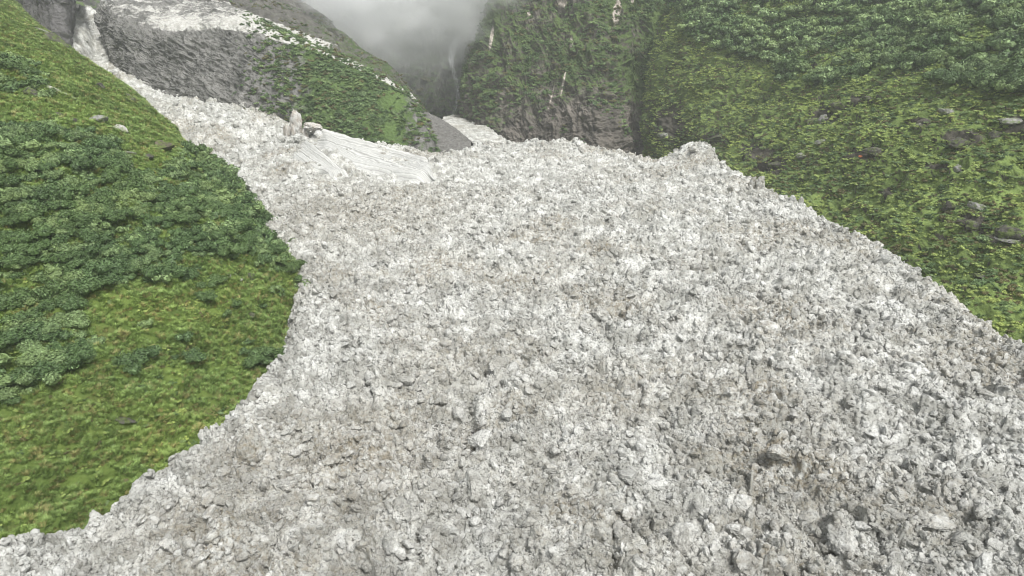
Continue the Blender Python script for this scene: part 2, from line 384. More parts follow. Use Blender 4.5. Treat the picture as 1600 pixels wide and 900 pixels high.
# --- cliff wall right of the gorge
CR = []
for v, dt, du in ((300, -8, 0), (240, 0, 0), (190, 6, 0), (120, 16, 2), (50, 30, 8), (-30, 48, 20), (-120, 70, 40), (-220, 95, 60)):
    CR.append([P(u+(du if u < 800 else 0), v, t=t+dt) for u, t in ((1120, 500), (1075, 486), (1035, 490), (985, 505), (940, 492), (880, 508), (830, 520), (780, 530), (750, 555), (738, 590), (742, 650), (745, 740))])
def cliff_disp(V):
    x, y, z = V[..., 0], V[..., 1], V[..., 2]
    w = x+.35*z+6*perlin(x/25, y/25, z/25); return 10*fbm(x/45, y/45, z/90, 4)+8*fbm(w/16, y/26, z/70, 5, .6, ridged=True)+4*fbm(x/15, y/15, (z-.25*x)/7, 4, ridged=True)+1.5*fbm(x/4, y/4, z/4, 4, .6)
def cliff_attr(V, Nn):
    u, v, t = proj(V)
    veg = .40+.5*fbm(V[..., 0]/30, V[..., 1]/30, V[..., 2]/60, 3)-.35*sstep(120, 230, v)+.25*sstep(900, 1030, u)*sstep(200, 80, v)+.3*sstep(.1, .5, Nn[..., 2])
    for (pu, pv, ru, rv, k) in ((960, 215, 60, 25, .4), (900, 170, 50, 40, .3)): veg = veg-k*np.exp(-((u-pu)/ru)**2-((v-pv)/rv)**2)
    scar = 0*veg
    for (pu, pv, ru, rv, sl) in ((964, 18, 8, 26, -.12), (893, 70, 4, 14, 0), (878, 2, 9, 13, .2), (826, 20, 3, 6, .3), (768, 58, 3.5, 24, -.15), (988, -2, 3, 10, 0), (1014, 180, 3, 15, .25), (440, 120, 5, 30, .1), (880, 130, 2, 22, -.2), (862, 150, 1.6, 26, -.25)):
        scar = np.maximum(scar, .95*np.exp(-((u-pu-sl*(v-pv))/ru)**2-((v-pv)/rv)**2))
    return {'veg': veg, 'snow': scar}
CL = mat_cliff('gorge_cliff_rock', snow=True, pale=((.52, .47, .42), (.30, .26, .22)), rockc=((.045, .042, .036), (.20, .18, .155)), veghi=(.09, .13, .04))
CW, CN = terrain('gorge_cliff', CR, 700, 900, cliff_disp, CL, cliff_attr)

# --- far wall with the waterfall, behind everything
BR = []
for v, dt in ((330, -20), (240, 0), (170, 15), (90, 35), (0, 60), (-100, 95), (-220, 140)):
    BR.append([P(u, v, t=t+dt) for u, t in ((-60, 900), (60, 820), (150, 760), (300, 760), (420, 760), (520, 740), (620, 730), (690, 745), (720, 735), (760, 745), (860, 760), (1000, 780))])
def back_disp(V):
    x, y, z = V[..., 0], V[..., 1], V[..., 2]
    return 14*fbm(x/60, y/60, z/90, 4)+13*fbm((x-.3*z)/24, y/40, z/110, 5, .6, ridged=True)+5*fbm(x/20, y/20, (z+.3*x)/10, 4, ridged=True)+1.5*fbm(x/5, y/5, z/5, 3)
BK = mat_cliff('far_wall_rock', rockc=((.04, .04, .036), (.19, .185, .17)))
BW, BN = terrain('back_mountain', BR, 420, 900, back_disp, BK, lambda V, Nn: {'veg': .30+.4*sstep(.2, .7, Nn[..., 2])})

# --- slope above and behind the knoll, with snow strips
UR = []
for row in (((190, 110, 520), (250, 90, 505), (340, 90, 495), (450, 120, 475), (540, 160, 470), (620, 210, 455), (670, 270, 450), (700, 300, 450)),
            ((190, 40, 545), (250, 35, 520), (340, 30, 515), (445, 62, 490), (540, 112, 480), (612, 150, 465), (655, 192, 455), (690, 260, 452)),
            ((190, 0, 600), (240, 5, 570), (350, 0, 560), (470, 40, 520), (545, 92, 500), (612, 138, 480), (652, 178, 468), (690, 240, 462)),
            ((190, -60, 660), (250, -50, 640), (365, -25, 610), (480, 36, 560), (550, 90, 530), (612, 134, 500), (650, 168, 482), (690, 235, 475)),
            ((190, -160, 760), (250, -130, 740), (375, -70, 680), (485, 24, 590), (560, 80, 550), (622, 130, 515), (660, 180, 500), (700, 240, 490))):
    UR.append([P(u, v, t=t) for u, v, t in row])
UR.append([p+np.array((14, 30, -45)) for p in UR[-1]])
def up_attr(V, Nn):
    u, v, t = proj(V); c = np.interp(u, [150, 240, 300, 440, 500, 560, 612, 640, 660, 700], [15, 12, 18, 60, 78, 108, 140, 160, 185, 250])
    snow = .78*np.exp(-((v-c+1)/np.interp(u, [150, 330, 450, 660], [24, 22, 14, 9]))**2)+.3*(u > 430)*np.exp(-((v-c+1)/9)**2)+.45*np.exp(-((v-np.interp(u, [330, 440, 520], [0, 40, 70])-0)/5)**2)*(u > 330)
    return {'veg': .35+.4*sstep(.5, .95, Nn[..., 2])*sstep(450, 560, u), 'snow': snow}
UM = mat_cliff('upper_slope_rock', rockc=((.06, .058, .05), (.15, .145, .13)), snow=True)
US, UN = terrain('upper_slope', UR, 300, 900, lambda V: 6*fbm(V[..., 0]/35, V[..., 1]/35, V[..., 2]/30, 4)+5*fbm((V[..., 0]+V[..., 2])/22, V[..., 1]/22, V[..., 2]/60, 4, ridged=True)+1.6*fbm(V[..., 0]/6, V[..., 1]/6, V[..., 2]/8, 4, ridged=True), UM, up_attr)

# --- rocky knoll: columns run along the foot, rows go from foot to crest and over
KC = (((200, 160, 455), (188, 116, 462), (170, 74, 472), (158, 35, 480), (162, 8, 492), (170, 0, 515)),
      ((222, 168, 440), (208, 124, 444), (196, 82, 450), (188, 38, 455), (190, 8, 478), (200, 0, 510)),
      ((245, 170, 438), (245, 132, 434), (240, 90, 440), (240, 48, 447), (255, 22, 480), (275, 5, 510)),
      ((310, 195, 418), (305, 152, 415), (300, 105, 424), (285, 52, 434), (320, 30, 470), (345, 10, 510)),
      ((375, 205, 408), (370, 160, 404), (365, 105, 412), (345, 42, 424), (370, 36, 450), (400, 30, 495)),
      ((430, 215, 402), (428, 172, 398), (425, 112, 405), (420, 58, 414), (440, 54, 432), (460, 58, 470)),
      ((520, 250, 394), (515, 210, 388), (505, 140, 395), (492, 82, 408), (500, 78, 425), (505, 95, 455)),
      ((605, 275, 392), (602, 232, 384), (592, 175, 392), (568, 116, 404), (578, 114, 420), (580, 135, 445)),
      ((655, 285, 390), (655, 240, 382), (650, 195, 390), (630, 148, 402), (640, 148, 418), (645, 170, 440)),
      ((682, 290, 396), (678, 242, 392), (672, 212, 397), (652, 168, 410), (664, 178, 425), (672, 200, 440)),
      ((684, 300, 430), (680, 250, 430), (676, 215, 430), (664, 180, 430), (672, 190, 440), (678, 215, 450)))
KR = [[P(*c[k][:2], t=c[k][2]) for c in KC] for k in range(6)]
def kn_attr(V, Nn):
    u, v, t = proj(V)
    veg = -.15+.6*sstep(560, 700, u)*fbm(V[..., 0]/6, V[..., 1]/6, V[..., 2]/6, 3)+.95*sstep(370, 520, u+25*fbm(V[..., 0]/9, V[..., 1]/9, V[..., 2]/9, 3))-.55*sstep(590, 680, u)+.35*np.exp(-((u-330)/60)**2-((v-75)/25)**2)-.5*np.exp(-((u-430)/30)**2-((v-125)/50)**2)
    top = np.interp(u, [150, 190, 240, 285, 345, 420, 492, 568, 630, 652], [8, 30, 45, 50, 45, 58, 76, 110, 140, 160])
    snow = .47*sstep(9, -4, v-top)*sstep(470, 410, u)+.95*sstep(5, 0, v-top)*sstep(410, 440, u)*sstep(672, 650, u)+.3*np.exp(-((u-180)/22)**2-((v-92)/16)**2)+.18*np.exp(-((u-275)/50)**2-((v-40)/16)**2)+.25*np.exp(-((u-390)/60)**2-((v-35)/14)**2)
    snow = snow+.3*np.exp(-((u-428)/6)**2-((v-125)/30)**2)
    return {'veg': veg, 'snow': snow}
KM = mat_cliff('knoll_rock', rockc=((.075, .076, .07), (.25, .245, .23)), veglo=(.045, .075, .028), veghi=(.095, .145, .045), snow=True)
def kn_disp(V):
    x, y, z = V[..., 0], V[..., 1], V[..., 2]
    u, v, t = proj(V); k = sstep(470, 380, u)
    return 3.5*fbm(x/24, y/24, z/22, 4)+2.6*k*fbm((x+.6*z)/17, y/17, (z-.4*x)/13, 5, .6, ridged=True)+(1.1+1.0*k)*fbm(x/9, y/9, (z+.3*x)/4, 4, ridged=True)+.5*fbm(x/2, y/2, z/2, 3)
KN, KNN = terrain('rocky_knoll', KR, 500, 1100, kn_disp, KM, kn_attr)

# --- grey slab of old ice at the foot of the knoll, beside the gorge mouth
SR = [[P(u, v, t=t) for u, v, t in r] for r in (
    ((650, 275, 402), (680, 262, 405), (710, 255, 410), (740, 250, 415)),
    ((650, 235, 402), (680, 238, 405), (710, 236, 410), (736, 232, 416)),
    ((646, 196, 410), (678, 206, 412), (710, 218, 415), (735, 227, 419)),
    ((648, 172, 418), (680, 186, 420), (712, 206, 420), (734, 223, 423)),
    ((655, 182, 435), (690, 196, 435), (718, 213, 434), (738, 228, 433)),
    ((660, 240, 450), (695, 245, 450), (720, 250, 450), (742, 255, 445)))]
def mat_slab():
    t = NT('grey_old_ice'); n = t.noise(.8, 6, .75, stretch=(1, 1, 3)); c = t.mix(t.ramp(n, [(.35, 0), (.65, 1)]), (.07, .068, .063), (.24, .235, .22))
    t.bump(n, .8, .8); return t.done(c)
SB, SN_ = terrain('old_ice_slab', SR, 140, 160, lambda V: 1.5*fbm(V[..., 0]/7, V[..., 1]/7, V[..., 2]/3, 5, .6, ridged=True)+.5*fbm(V[..., 0], V[..., 1], V[..., 2]*1.5, 3), mat_slab())

# --- snow chute climbing out of the picture between the buttress and the knoll
XR = [[P(u, v, t=t) for u, v, t in r_] for r_ in (
    ((130, 175, 415), (175, 172, 415), (250, 170, 420)), ((124, 140, 435), (165, 142, 435), (225, 140, 438)), ((112, 108, 455), (148, 110, 456), (200, 108, 456)),
    ((100, 75, 480), (135, 76, 483), (178, 78, 482)), ((98, 45, 510), (134, 50, 512), (170, 48, 508)), ((94, 12, 548), (126, 26, 550), (172, 32, 545)), ((94, 30, 580), (126, 45, 580), (172, 50, 575)))]
terrain('snow_chute', XR, 360, 200, lambda V: 1.6*fbm(V[..., 0]/12, V[..., 1]/14, V[..., 2]/14, 4)+1.0*fbm(V[..., 0]/3, V[..., 1]/5, V[..., 2]/5, 4, ridged=True), ICE)

XR = [[P(u, v, t=t) for u, v, t in r_] for r_ in (
    ((668, 262, 405), (740, 262, 410), (830, 262, 415)), ((676, 238, 440), (740, 236, 445), (812, 236, 450)), ((684, 212, 490), (735, 212, 495), (780, 214, 500)),
    ((686, 193, 560), (720, 192, 565), (756, 192, 570)), ((700, 184, 620), (728, 181, 630), (752, 178, 640)), ((700, 195, 660), (728, 192, 670), (752, 190, 680)))]
terrain('gorge_snow', XR, 260, 200, lambda V: 2.6*fbm(V[..., 0]/12, V[..., 1]/14, V[..., 2]/14, 4)+1.6*fbm(V[..., 0]/4, V[..., 1]/6, V[..., 2]/5, 5, .65, ridged=True), ICE)

# --- rock buttress top left
PR = [[P(u, v, t=t) for u, t in ((-60, 520), (-10, 470), (30, 452), (66, 440), (95, 436), (105, 448), (107, 480), (104, 560))] for v in (130, 90, 50, 12, -14, -22)]
PR[-1] = [p+np.array((-6, 30, -4)) for p in PR[-1]]
PM = mat_cliff('buttress_rock', rockc=((.075, .072, .072), (.15, .145, .145)))
terrain('rock_buttress', PR, 260, 300, lambda V: 4*fbm(V[..., 0]/16, V[..., 1]/16, V[..., 2]/30, 5, .6, ridged=True)+1.3*fbm(V[..., 0]/4, V[..., 1]/4, V[..., 2]/10, 4, ridged=True), PM, lambda V, N_: {'veg': 0*V[..., 0]+.25})

# --- valley floor sheet under everything, out to the horizon
gv = np.linspace(-1, 1, 61); gx, gy = np.meshgrid(gv*2500, gv*2500+600, indexing='ij')
mesh = mesh_np('ground', np.stack([gx.ravel(), gy.ravel(), -22+2*perlin(gx.ravel()/200, gy.ravel()/200)], 1), grid_faces(61, 61), GRASS)
tag(link('ground', mesh), kind='structure')

# ================================================================== surface picking and scattering
def pick(V, u, v):
    uu, vv, t = proj(V); d = (uu-u)**2+(vv-v)**2
    for r in (2, 4, 8, 16, 40, 120):
        m = (d < r*r) & (t > 10)
        if m.any():
            idx = np.argwhere(m); k = np.argmin(t[m]); return V[tuple(idx[k])], tuple(idx[k])
    raise ValueError('nothing at %s %s' % (u, v))
def sample_surface(V, Nn, n, ulim=(-60, 1660), vlim=(-60, 960), face=0.0):
    """random points on a terrain grid, even per square metre, only where the view could see it"""
    A = np.linalg.norm(np.cross(V[1:, :-1]-V[:-1, :-1], V[:-1, 1:]-V[:-1, :-1]), axis=2)
    u, v, t = proj(V[:-1, :-1]); to = np.array([0, 0, CAM_Z])-V[:-1, :-1]; f = np.sum(to*Nn[:-1, :-1], axis=2)/np.linalg.norm(to, axis=2)
    ok = (u > ulim[0]) & (u < ulim[1]) & (v > vlim[0]) & (v < vlim[1]) & (t > 10) & (f > face)
    A = A*ok; p = A.ravel()/A.sum(); k = RNG.choice(A.size, n, p=p); i, j = np.unravel_index(k, A.shape)
    a, b = RNG.random(n)[:, None], RNG.random(n)[:, None]
    Q = V[i, j]*(1-a)*(1-b)+V[i+1, j]*a*(1-b)+V[i, j+1]*(1-a)*b+V[i+1, j+1]*a*b
    return Q, Nn[i, j], A.sum()
def instancer(name, protos, pts, rot, scl, idx, label=None, cat=None, group=None):
    me = bpy.data.meshes.new(name); me.vertices.add(len(pts)); me.vertices.foreach_set('co', np.ascontiguousarray(pts, np.float32).ravel())
    a = me.attributes.new('rot', 'FLOAT_VECTOR', 'POINT'); a.data.foreach_set('vector', np.ascontiguousarray(rot, np.float32).ravel())
    a = me.attributes.new('scl', 'FLOAT_VECTOR', 'POINT'); a.data.foreach_set('vector', np.ascontiguousarray(scl, np.float32).ravel())
    a = me.attributes.new('idx', 'INT', 'POINT'); a.data.foreach_set('value', np.ascontiguousarray(idx, np.int32))
    o = link(name, me); c = bpy.data.collections.new(name+'_kinds')
    for k, pm in enumerate(protos):
        po = bpy.data.objects.new('%s_%02d' % (name, k), pm); c.objects.link(po)
    g = bpy.data.node_groups.new(name, 'GeometryNodeTree')
    g.interface.new_socket('Geometry', in_out='INPUT', socket_type='NodeSocketGeometry'); g.interface.new_socket('Geometry', in_out='OUTPUT', socket_type='NodeSocketGeometry')
    n = g.nodes; gi = n.new('NodeGroupInput'); go = n.new('NodeGroupOutput'); ip = n.new('GeometryNodeInstanceOnPoints')
    ci = n.new('GeometryNodeCollectionInfo'); ci.inputs['Collection'].default_value = c; ci.inputs['Separate Children'].default_value = True; ci.inputs['Reset Children'].default_value = True
    def na(nm, ty):
        q = n.new('GeometryNodeInputNamedAttribute'); q.data_type = ty; q.inputs['Name'].default_value = nm; return q.outputs['Attribute']
    er = n.new('FunctionNodeEulerToRotation'); L = g.links.new
    L(gi.outputs[0], ip.inputs['Points']); L(ci.outputs[0], ip.inputs['Instance']); ip.inputs['Pick Instance'].default_value = True
    L(na('idx', 'INT'), ip.inputs['Instance Index']); L(na('rot', 'FLOAT_VECTOR'), er.inputs[0]); L(er.outputs[0], ip.inputs['Rotation']); L(na('scl', 'FLOAT_VECTOR'), ip.inputs['Scale'])
    L(ip.outputs[0], go.inputs[0])
    md = o.modifiers.new('scatter', 'NODES'); md.node_group = g
    tag(o, label, cat, group, 'stuff'); return o

# ------------------------------------------------------------------ chunk shapes
def ico(sub):
    import bmesh
    bm = bmesh.new(); bmesh.ops.create_icosphere(bm, subdivisions=sub, radius=1)
    V = np.array([v.co[:] for v in bm.verts]); F = np.array([[v.index for v in f.verts] for f in bm.faces]); bm.free(); return V, F
I3, I4, I5 = ico(3), ico(4), ico(5)
def chunk(name, mat, seed, I=I3, cuts=9, rough=.16, squash=(1, .85, .7), cutd=(.5, .85), smooth=False):
    r = np.random.default_rng(seed); V, F = I[0].copy(), I[1]
    for k in range(cuts):
        n = r.normal(size=3); n /= np.linalg.norm(n); d = r.uniform(*cutd); s = V@n-d; V -= np.outer(np.maximum(s, 0)*.93, n)
    q = V*1.7+seed*7.7
    L = np.linalg.norm(V, axis=1)[:, None]; nn = V/L
    V = V+nn*(rough*fbm(q[:, 0], q[:, 1], q[:, 2], 4, .6))[:, None]
    q = V*5+seed*3.1; V = V+nn*(rough*.45*fbm(q[:, 0], q[:, 1], q[:, 2], 3, .6, ridged=True))[:, None]
    V = V*np.array(squash)
    return mesh_np(name, V, F, mat, smooth)
CH = [chunk('rubble', ICEB, s, I4, 7+s % 5, .30+.03*(s % 4), (1, .6+.08*(s % 5), .5+.07*(s % 4))) for s in range(14)]
BIG = [chunk('ice_block', ICEB, 40+s, I5, 9+s % 4, .36, (1, .65+.07*(s % 5), .55+.08*(s % 4)), (.45, .8), True) for s in range(9)]

# rubble scattered over the debris
def rnd_disc(n):
    out = []
    # position by polar area so near field holds smaller pieces
    r = np.sqrt(RNG.uniform(56**2, 640**2, n)); a = RNG.uniform(rad(-50), rad(48), n); return r*np.sin(a), r*np.cos(a), r
xs, ys, rs = [], [], []
for lo, hi, n in ((56, 110, 90000), (100, 180, 90000), (170, 300, 80000), (290, 460, 50000), (440, 640, 8000)):
    r = np.sqrt(RNG.uniform(lo**2, hi**2, n)); a = RNG.uniform(rad(-50), rad(48), n); xs.append(r*np.sin(a)); ys.append(r*np.cos(a)); rs.append(r)
x = np.concatenate(xs); y = np.concatenate(ys); r = np.concatenate(rs)
sdv = outline_sd(x, y); m = sdv > -2.5
x, y, r = x[m], y[m], r[m]
z, sdv = debris_z(x, y); z2, _ = debris_z(x+.6, y, False); z3, _ = debris_z(x, y+.6, False)
u, v, t = proj(np.stack([x, y, z], 1)); m = (u > -40) & (u < 1640) & (v < 940)
m &= ~(inpoly(u, v, BANK) & (RNG.random(len(u)) < .9))
# keep clusters and leave crusty bare spots
cl = fbm(x/5, y/5, 3., 3); m &= (cl+RNG.normal(0, .3, len(x)) > -.1)
x, y, z, r = x[m], y[m], z[m], r[m]; n = len(x)
smin = .06+.0010*r
s = smin*(RNG.pareto(2.2, n)+1); s = np.minimum(s, .6+.0035*r)
q = np.stack([s*RNG.uniform(.8, 1.25, n), s*RNG.uniform(.8, 1.25, n), s*RNG.uniform(.75, 1.2, n)], 1)
instancer('ice_rubble', CH, np.stack([x, y, z-.05*s], 1), RNG.uniform(-3.14, 3.14, (n, 3)), q, RNG.integers(0, len(CH), n),
          'crumbled pieces of dirty white avalanche ice covering the tongue', 'ice rubble')
print('rubble', n)

# individual large blocks
def drop(me, name, px, py, size, label, cat, group=None, rot=None, sink=.25, V=None, scale3=(1, 1, 1), off=(0, 0, 0)):
    p, _ = pick(DEB if V is None else V, px, py)
    o = link(name, me); o.location = Vector(p)+Vector((0, 0, size*(.5-sink)))+Vector(off); o.rotation_euler = rot or (random.uniform(-.5, .5), random.uniform(-.5, .5), random.uniform(0, 6.28))
    o.scale = tuple(size*k for k in scale3); tag(o, label, cat, group); return o
named = [(1467, 826, 3.3, 'wide pale oval ice block near the lower right corner, flattest and largest there', (0, 0, .3), (1, .8, .62)),
         (790, 652, 1.7, 'upright ice block on the right lip of the dark central crevice', (.2, .1, 1), (1, 1, 1.2)),
         (685, 655, 2.6, 'rounded dirty ice block on the left lip of the dark central crevice', None, (1, 1, 1)),
         (715, 655, 1.9, 'narrow ice block squeezed between a rounded block and the central crevice', (0, .3, 1), (.7, 1, 1.3)),
         (748, 690, 2.4, 'pale ice block directly below the dark central crevice', None, (1, 1, .9)),
         (806, 712, 1.7, 'tall narrow ice block standing right of and below the crevice', (.1, .1, .4), (.7, .8, 1.4)),
         (1140, 432, 2.8, 'dark-faced upright slab of ice in mid slope, facing a shaded hollow', (.2, .3, .5), (.6, 1.3, 1.5)),
         (1330, 632, 1.3, 'smooth pale pebble-shaped ice block left of a dark hole, upper right of the rubble', None, (1, .8, .7)),
         (1545, 620, 2.4, 'elongated pale ice block tilted downslope close to the right edge', (.3, .2, -.5), (1.4, .8, .7)),
         (1220, 715, 3.0, 'broad crumbly ice block with a shaded underside, lower right area', None, (1.1, 1, .9)),
         (860, 735, 1.8, 'square ice block beside a small dark pit, lower centre', None, (1, 1, 1)),
         (1495, 716, 1.9, 'pale angular ice block on the right-hand rubble slope below the tilted long one', None, (1, 1, .8)),
         (1310, 850, 2.6, 'lumpy ice block overhanging a black crack at the bottom right', None, (1, 1, 1)),
         (130, 808, 1.0, 'white ice block poking up on the lower left rim above the grass', None, (1, 1, 1)),
         (233, 745, 1.1, 'white ice block jutting from the left rim at its corner', None, (1, 1, 1.2)),
         (1176, 289, 2.2, 'pointed ice fin on the right skyline of the rubble, left of its taller twin', (.1, .2, 0), (1.0, 1.0, 2.6)),
         (1190, 291, 2.5, 'tallest pointed ice fin on the right skyline of the rubble', (.1, -.1, 0), (1.2, 1.1, 3.0)),
         (1371, 381, 1.6, 'small ice knob on the right rim halfway down against the green slope', None, (1, 1, 1.2)),
         (1082, 236, 3.4, 'ragged ice block crowning the highest hump of the rubble skyline', None, (1, 1, 1.2)),
         (1128, 258, 2.3, 'leaning ice tower just right of the highest hump', (.1, .4, 0), (1.0, 1.2, 2.3)),
         (520, 722, 2.0, 'tan dirt-stained ice block on the brown patch, lower left of centre', None, (1, 1, .9)),
         (1180, 560, 2.0, 'pale ice block above a shadowed pocket, centre right', None, (1, 1, 1))]
for k, (px, py, sz, lab, rot, s3) in enumerate(named):
    drop(BIG[k % len(BIG)], 'ice_block', px, py, sz*.8, lab, 'ice block', None, rot, .2, None, s3)
zones = [('dirty ice block half buried among the brown-stained rubble at lower left', (300, 620, 620, 890), 34, 'ice blocks in the brown-stained rubble'),
         ('grey-white ice block half buried in the rubble of the lower middle', (620, 560, 1050, 890), 60, 'ice blocks in the lower middle rubble'),
         ('grey-white ice block half buried in the rubble at lower right', (1050, 560, 1590, 890), 84, 'ice blocks in the lower right rubble'),
         ('grey ice block lying on the finer rubble further up the tongue', (520, 330, 1200, 560), 60, 'ice blocks on the upper rubble')]
for lab, (a, b, c_, d_), n, grp in zones:
    k = 0
    while k < n:
        px, py = random.uniform(a, c_), random.uniform(b, d_)
        try: p, _ = pick(DEB[::2, ::2], px, py)
        except ValueError: continue
        if outline_sd(np.array([p[0]]), np.array([p[1]]))[0] < 3: continue
        sz = min(.6+random.paretovariate(2.2)*.35, 2.4)*(1 if py > 560 else 1.25)
        o = link('ice_block', random.choice(BIG)); o.location = Vector(p)+Vector((0, 0, sz*.12)); o.rotation_euler = [random.uniform(-.6, .6), random.uniform(-.6, .6), random.uniform(0, 6.28)]
        f = random.uniform(.7, 1.2); o.scale = (sz, sz*f, sz*random.uniform(.7, 1.1)); tag(o, lab, 'ice block', grp); k += 1

# leaning pyramid of dirty ice on the left
def pyramid():
    V, F = I5[0].copy(), I5[1]
    h = (V[:, 2]+1)/2; k = (1-h)**.8*.95+.08; V[:, 0] *= k*1.25; V[:, 1] *= k; V[:, 2] = h*2.3
    V[:, 0] += .12*V[:, 2]
    q = V*2.1; V += (V/np.linalg.norm(V+1e-6, axis=1)[:, None])*(.22*fbm(q[:, 0]+9, q[:, 1], q[:, 2], 4, .6))[:, None]; q = V*7; V += V*(.16*fbm(q[:, 0], q[:, 1], q[:, 2], 4, .7, ridged=True))[:, None]
    return mesh_np('ice_pyramid', V, F, ICE)
p, _ = pick(DEB, 388, 716); o = link('ice_pyramid', pyramid()); o.location = Vector(p)+Vector((0, .5, -1.0)); o.scale = (2.3, 1.9, 2.5); o.rotation_euler = (.05, 0, .3)
tag(o, 'pointed pyramid of dirty ice near the left grass bank', 'ice pinnacle')

# ice pinnacles against the knoll, stained brown
def mat_pinn():
    t = NT('stained_ice'); n = t.noise(.5, 6, .7, stretch=(1, 1, .4)); c = t.mix(t.ramp(n, [(.38, 0), (.6, 1)]), (.60, .60, .575), (.42, .38, .33)); t.bump(t.noise(1.5, 5, .7), .8, .6); return t.done(c)
PINN = mat_pinn()
for (px, py, t_, sx, sy, sz, rz, lab) in ((463, 200, 386, 3.4, 2.6, 9, .3, 'tallest brown-streaked ice pinnacle standing against the green knoll'),
                                       (448, 210, 384, 2.0, 1.8, 6.5, .2, 'short stained ice pinnacle left of the tallest one below the knoll'),
                                       (478, 208, 382, 2.6, 2.0, 5.2, .9, 'stained ice pinnacle between the tallest one and the overhanging ledge'),
                                       (490, 198, 379, 5.8, 3, 1.9, -.2, 'tan overhanging ledge of ice jutting right towards the green knoll')):
    me = chunk('ice_pinnacle', PINN, 70+px % 9, I5, 8, .55, (1, 1, 1), (.5, .8), True)
    o = link('ice_pinnacle', me); o.location = P(px, py, t=t_); o.scale = (sx, sy, sz); o.rotation_euler = (.1, .1, rz); tag(o, lab, 'ice pinnacle')

for k_ in range(16):
    px, py = random.choice(((452, 222), (466, 226), (482, 224), (494, 214), (505, 206), (440, 216), (472, 214))); sz = random.uniform(1.4, 3.0)
    o = link('ice_block', random.choice(BIG)); o.location = P(px+random.uniform(-9, 9), py+random.uniform(-5, 6), t=376+random.uniform(-4, 4)); o.rotation_euler = [random.uniform(-.6, .6) for _ in range(3)]; o.scale = (sz, sz*.9, sz*1.1)
    tag(o, 'jumbled ice block heaped around the foot of the stained ice pinnacles', 'ice block', 'ice blocks round the pinnacles')

# smooth striated snow banks below the knoll
def mat_bank():
    t = NT('striated_snow'); st = t.attr('lane'); w1 = t.n('ShaderNodeTexNoise', Scale=1.0, Detail=5.0); w1.noise_dimensions = '1D'; 
    s2 = t.math('MULTIPLY', st, 26.0); t.lk(s2, w1.inputs['W']); n = w1.outputs[0]
    c = t.mix(t.ramp(n, [(.36, 0), (.6, 1)]), (.30, .30, .285), (.55, .555, .53)); c = t.mix(t.ramp(t.noise(.25, 5, .7), [(.5, 0), (.75, .6)]), c, (.5, .485, .45))
    t.bump(n, .6, .5); return t.done(c, .7, .3)
BM = mat_bank()
def bank(name, rows, n, m, label):
    def at_(u, v, t):
        p, _ = pick(DEB[::2, ::2], u, v); t_ = float(proj(p)[2]); return P(u, v, t=(t_-4.0 if abs(t_-t) < 35 else t))
    V = loft([[at_(*q) for q in r] for r in rows], n, m); Nn = grid_normals(V)
    ii = np.linspace(0, 1, n)[:, None]; jj = np.linspace(0, 1, m)[None]; V[..., 2] += .3-3.5*(1-sstep(0, .12, jj))-3.5*(1-sstep(0, .22, 1-jj))-3.0*(1-sstep(0, .25, 1-ii))+1.6*np.sin(jj*7+ii*2)*.4
    lane = np.repeat(np.linspace(0, 1, n)[:, None], m, 1)+.12*fbm(V[..., 0]/18, V[..., 1]/18, 0., 4)
    V = V+Nn*(.8*perlin(lane*11, 0*lane+.5, jj*1.5+0*lane)+.2*perlin(lane*40, 0*lane+1.5, 0.)+1.0*fbm(V[..., 0]/6, V[..., 1]/6, 0., 5, .6))[..., None]
    me = mesh_np(name, V.reshape(-1, 3), grid_faces(n, m), BM, attrs={'lane': lane}); o = link(name, me)
    tag(o, label, 'snow bank'); return V
bank('snow_bank', (((480, 196, 380), (540, 214, 377), (610, 230, 374), (665, 244, 371), (688, 262, 360)),
                   ((484, 205, 371), (545, 226, 366), (610, 243, 360), (660, 258, 350), (682, 270, 345)),
                   ((488, 216, 360), (548, 240, 351), (605, 257, 344), (650, 270, 337), (676, 277, 334)),
                   ((492, 232, 346), (550, 255, 336), (600, 270, 330), (640, 279, 328), (670, 284, 324))), 160, 260, 'smooth grooved snow bank sweeping along the foot of the green knoll')
bank('snow_bank', (((470, 216, 372), (500, 236, 358), (530, 258, 340), (548, 270, 334)),
                   ((456, 228, 362), (485, 246, 350), (512, 262, 338), (530, 274, 330)),
                   ((450, 240, 352), (472, 255, 342), (500, 270, 332), (518, 280, 326))), 110, 160, 'short steep grooved snow ramp below the brown ice pinnacles')

# ================================================================== PLANTS
def mat_leaf(name, lo, hi, var=.5):
    t = NT(name); r = t.orand(); n = t.noise(1.1, 3, .6); n2 = t.noise(.06, 4, .6)
    c = t.mix(t.ramp(n, [(.35, 0), (.65, 1)]), lo, hi)
    c = t.mix(t.ramp(t.attr('tone'), [(0, .75), (.35, .2), (.6, 0)]), c, tuple(k*.45 for k in lo)); c = t.mix(t.ramp(t.attr('tone'), [(.6, 0), (1, .75)]), c, tuple(k*1.9 for k in hi)); c = t.mix(t.math('MULTIPLY', r, var), c, tuple(k*1.5 for k in hi)); c = t.mix(t.math('MULTIPLY', t.ramp(n2, [(.42, 0), (.6, 1)]), .45), c, (hi[0]*1.3, hi[1]*1.2, hi[2]*.9)); c = t.mix(t.math('MULTIPLY', t.ramp(t.noise(.045, 4, .6, stretch=(1.3, .8, 1.7)), [(.44, 0), (.6, 1)]), .4), c, tuple(k*.7 for k in lo))
    t.done(c, .55, .35); return t.m
LEAF_DARK = mat_leaf('shrub_leaf', (.045, .085, .03), (.095, .155, .058), .3)
LEAF_GREY = mat_leaf('shrub_leaf_pale', (.10, .155, .06), (.19, .27, .115), .3)
LEAF_OLIVE = mat_leaf('ground_cover_leaf', (.19, .26, .07), (.31, .39, .12), .4)
LEAF_BROWN = mat_leaf('ground_cover_dull_leaf', (.06, .07, .03), (.13, .12, .05), .3)
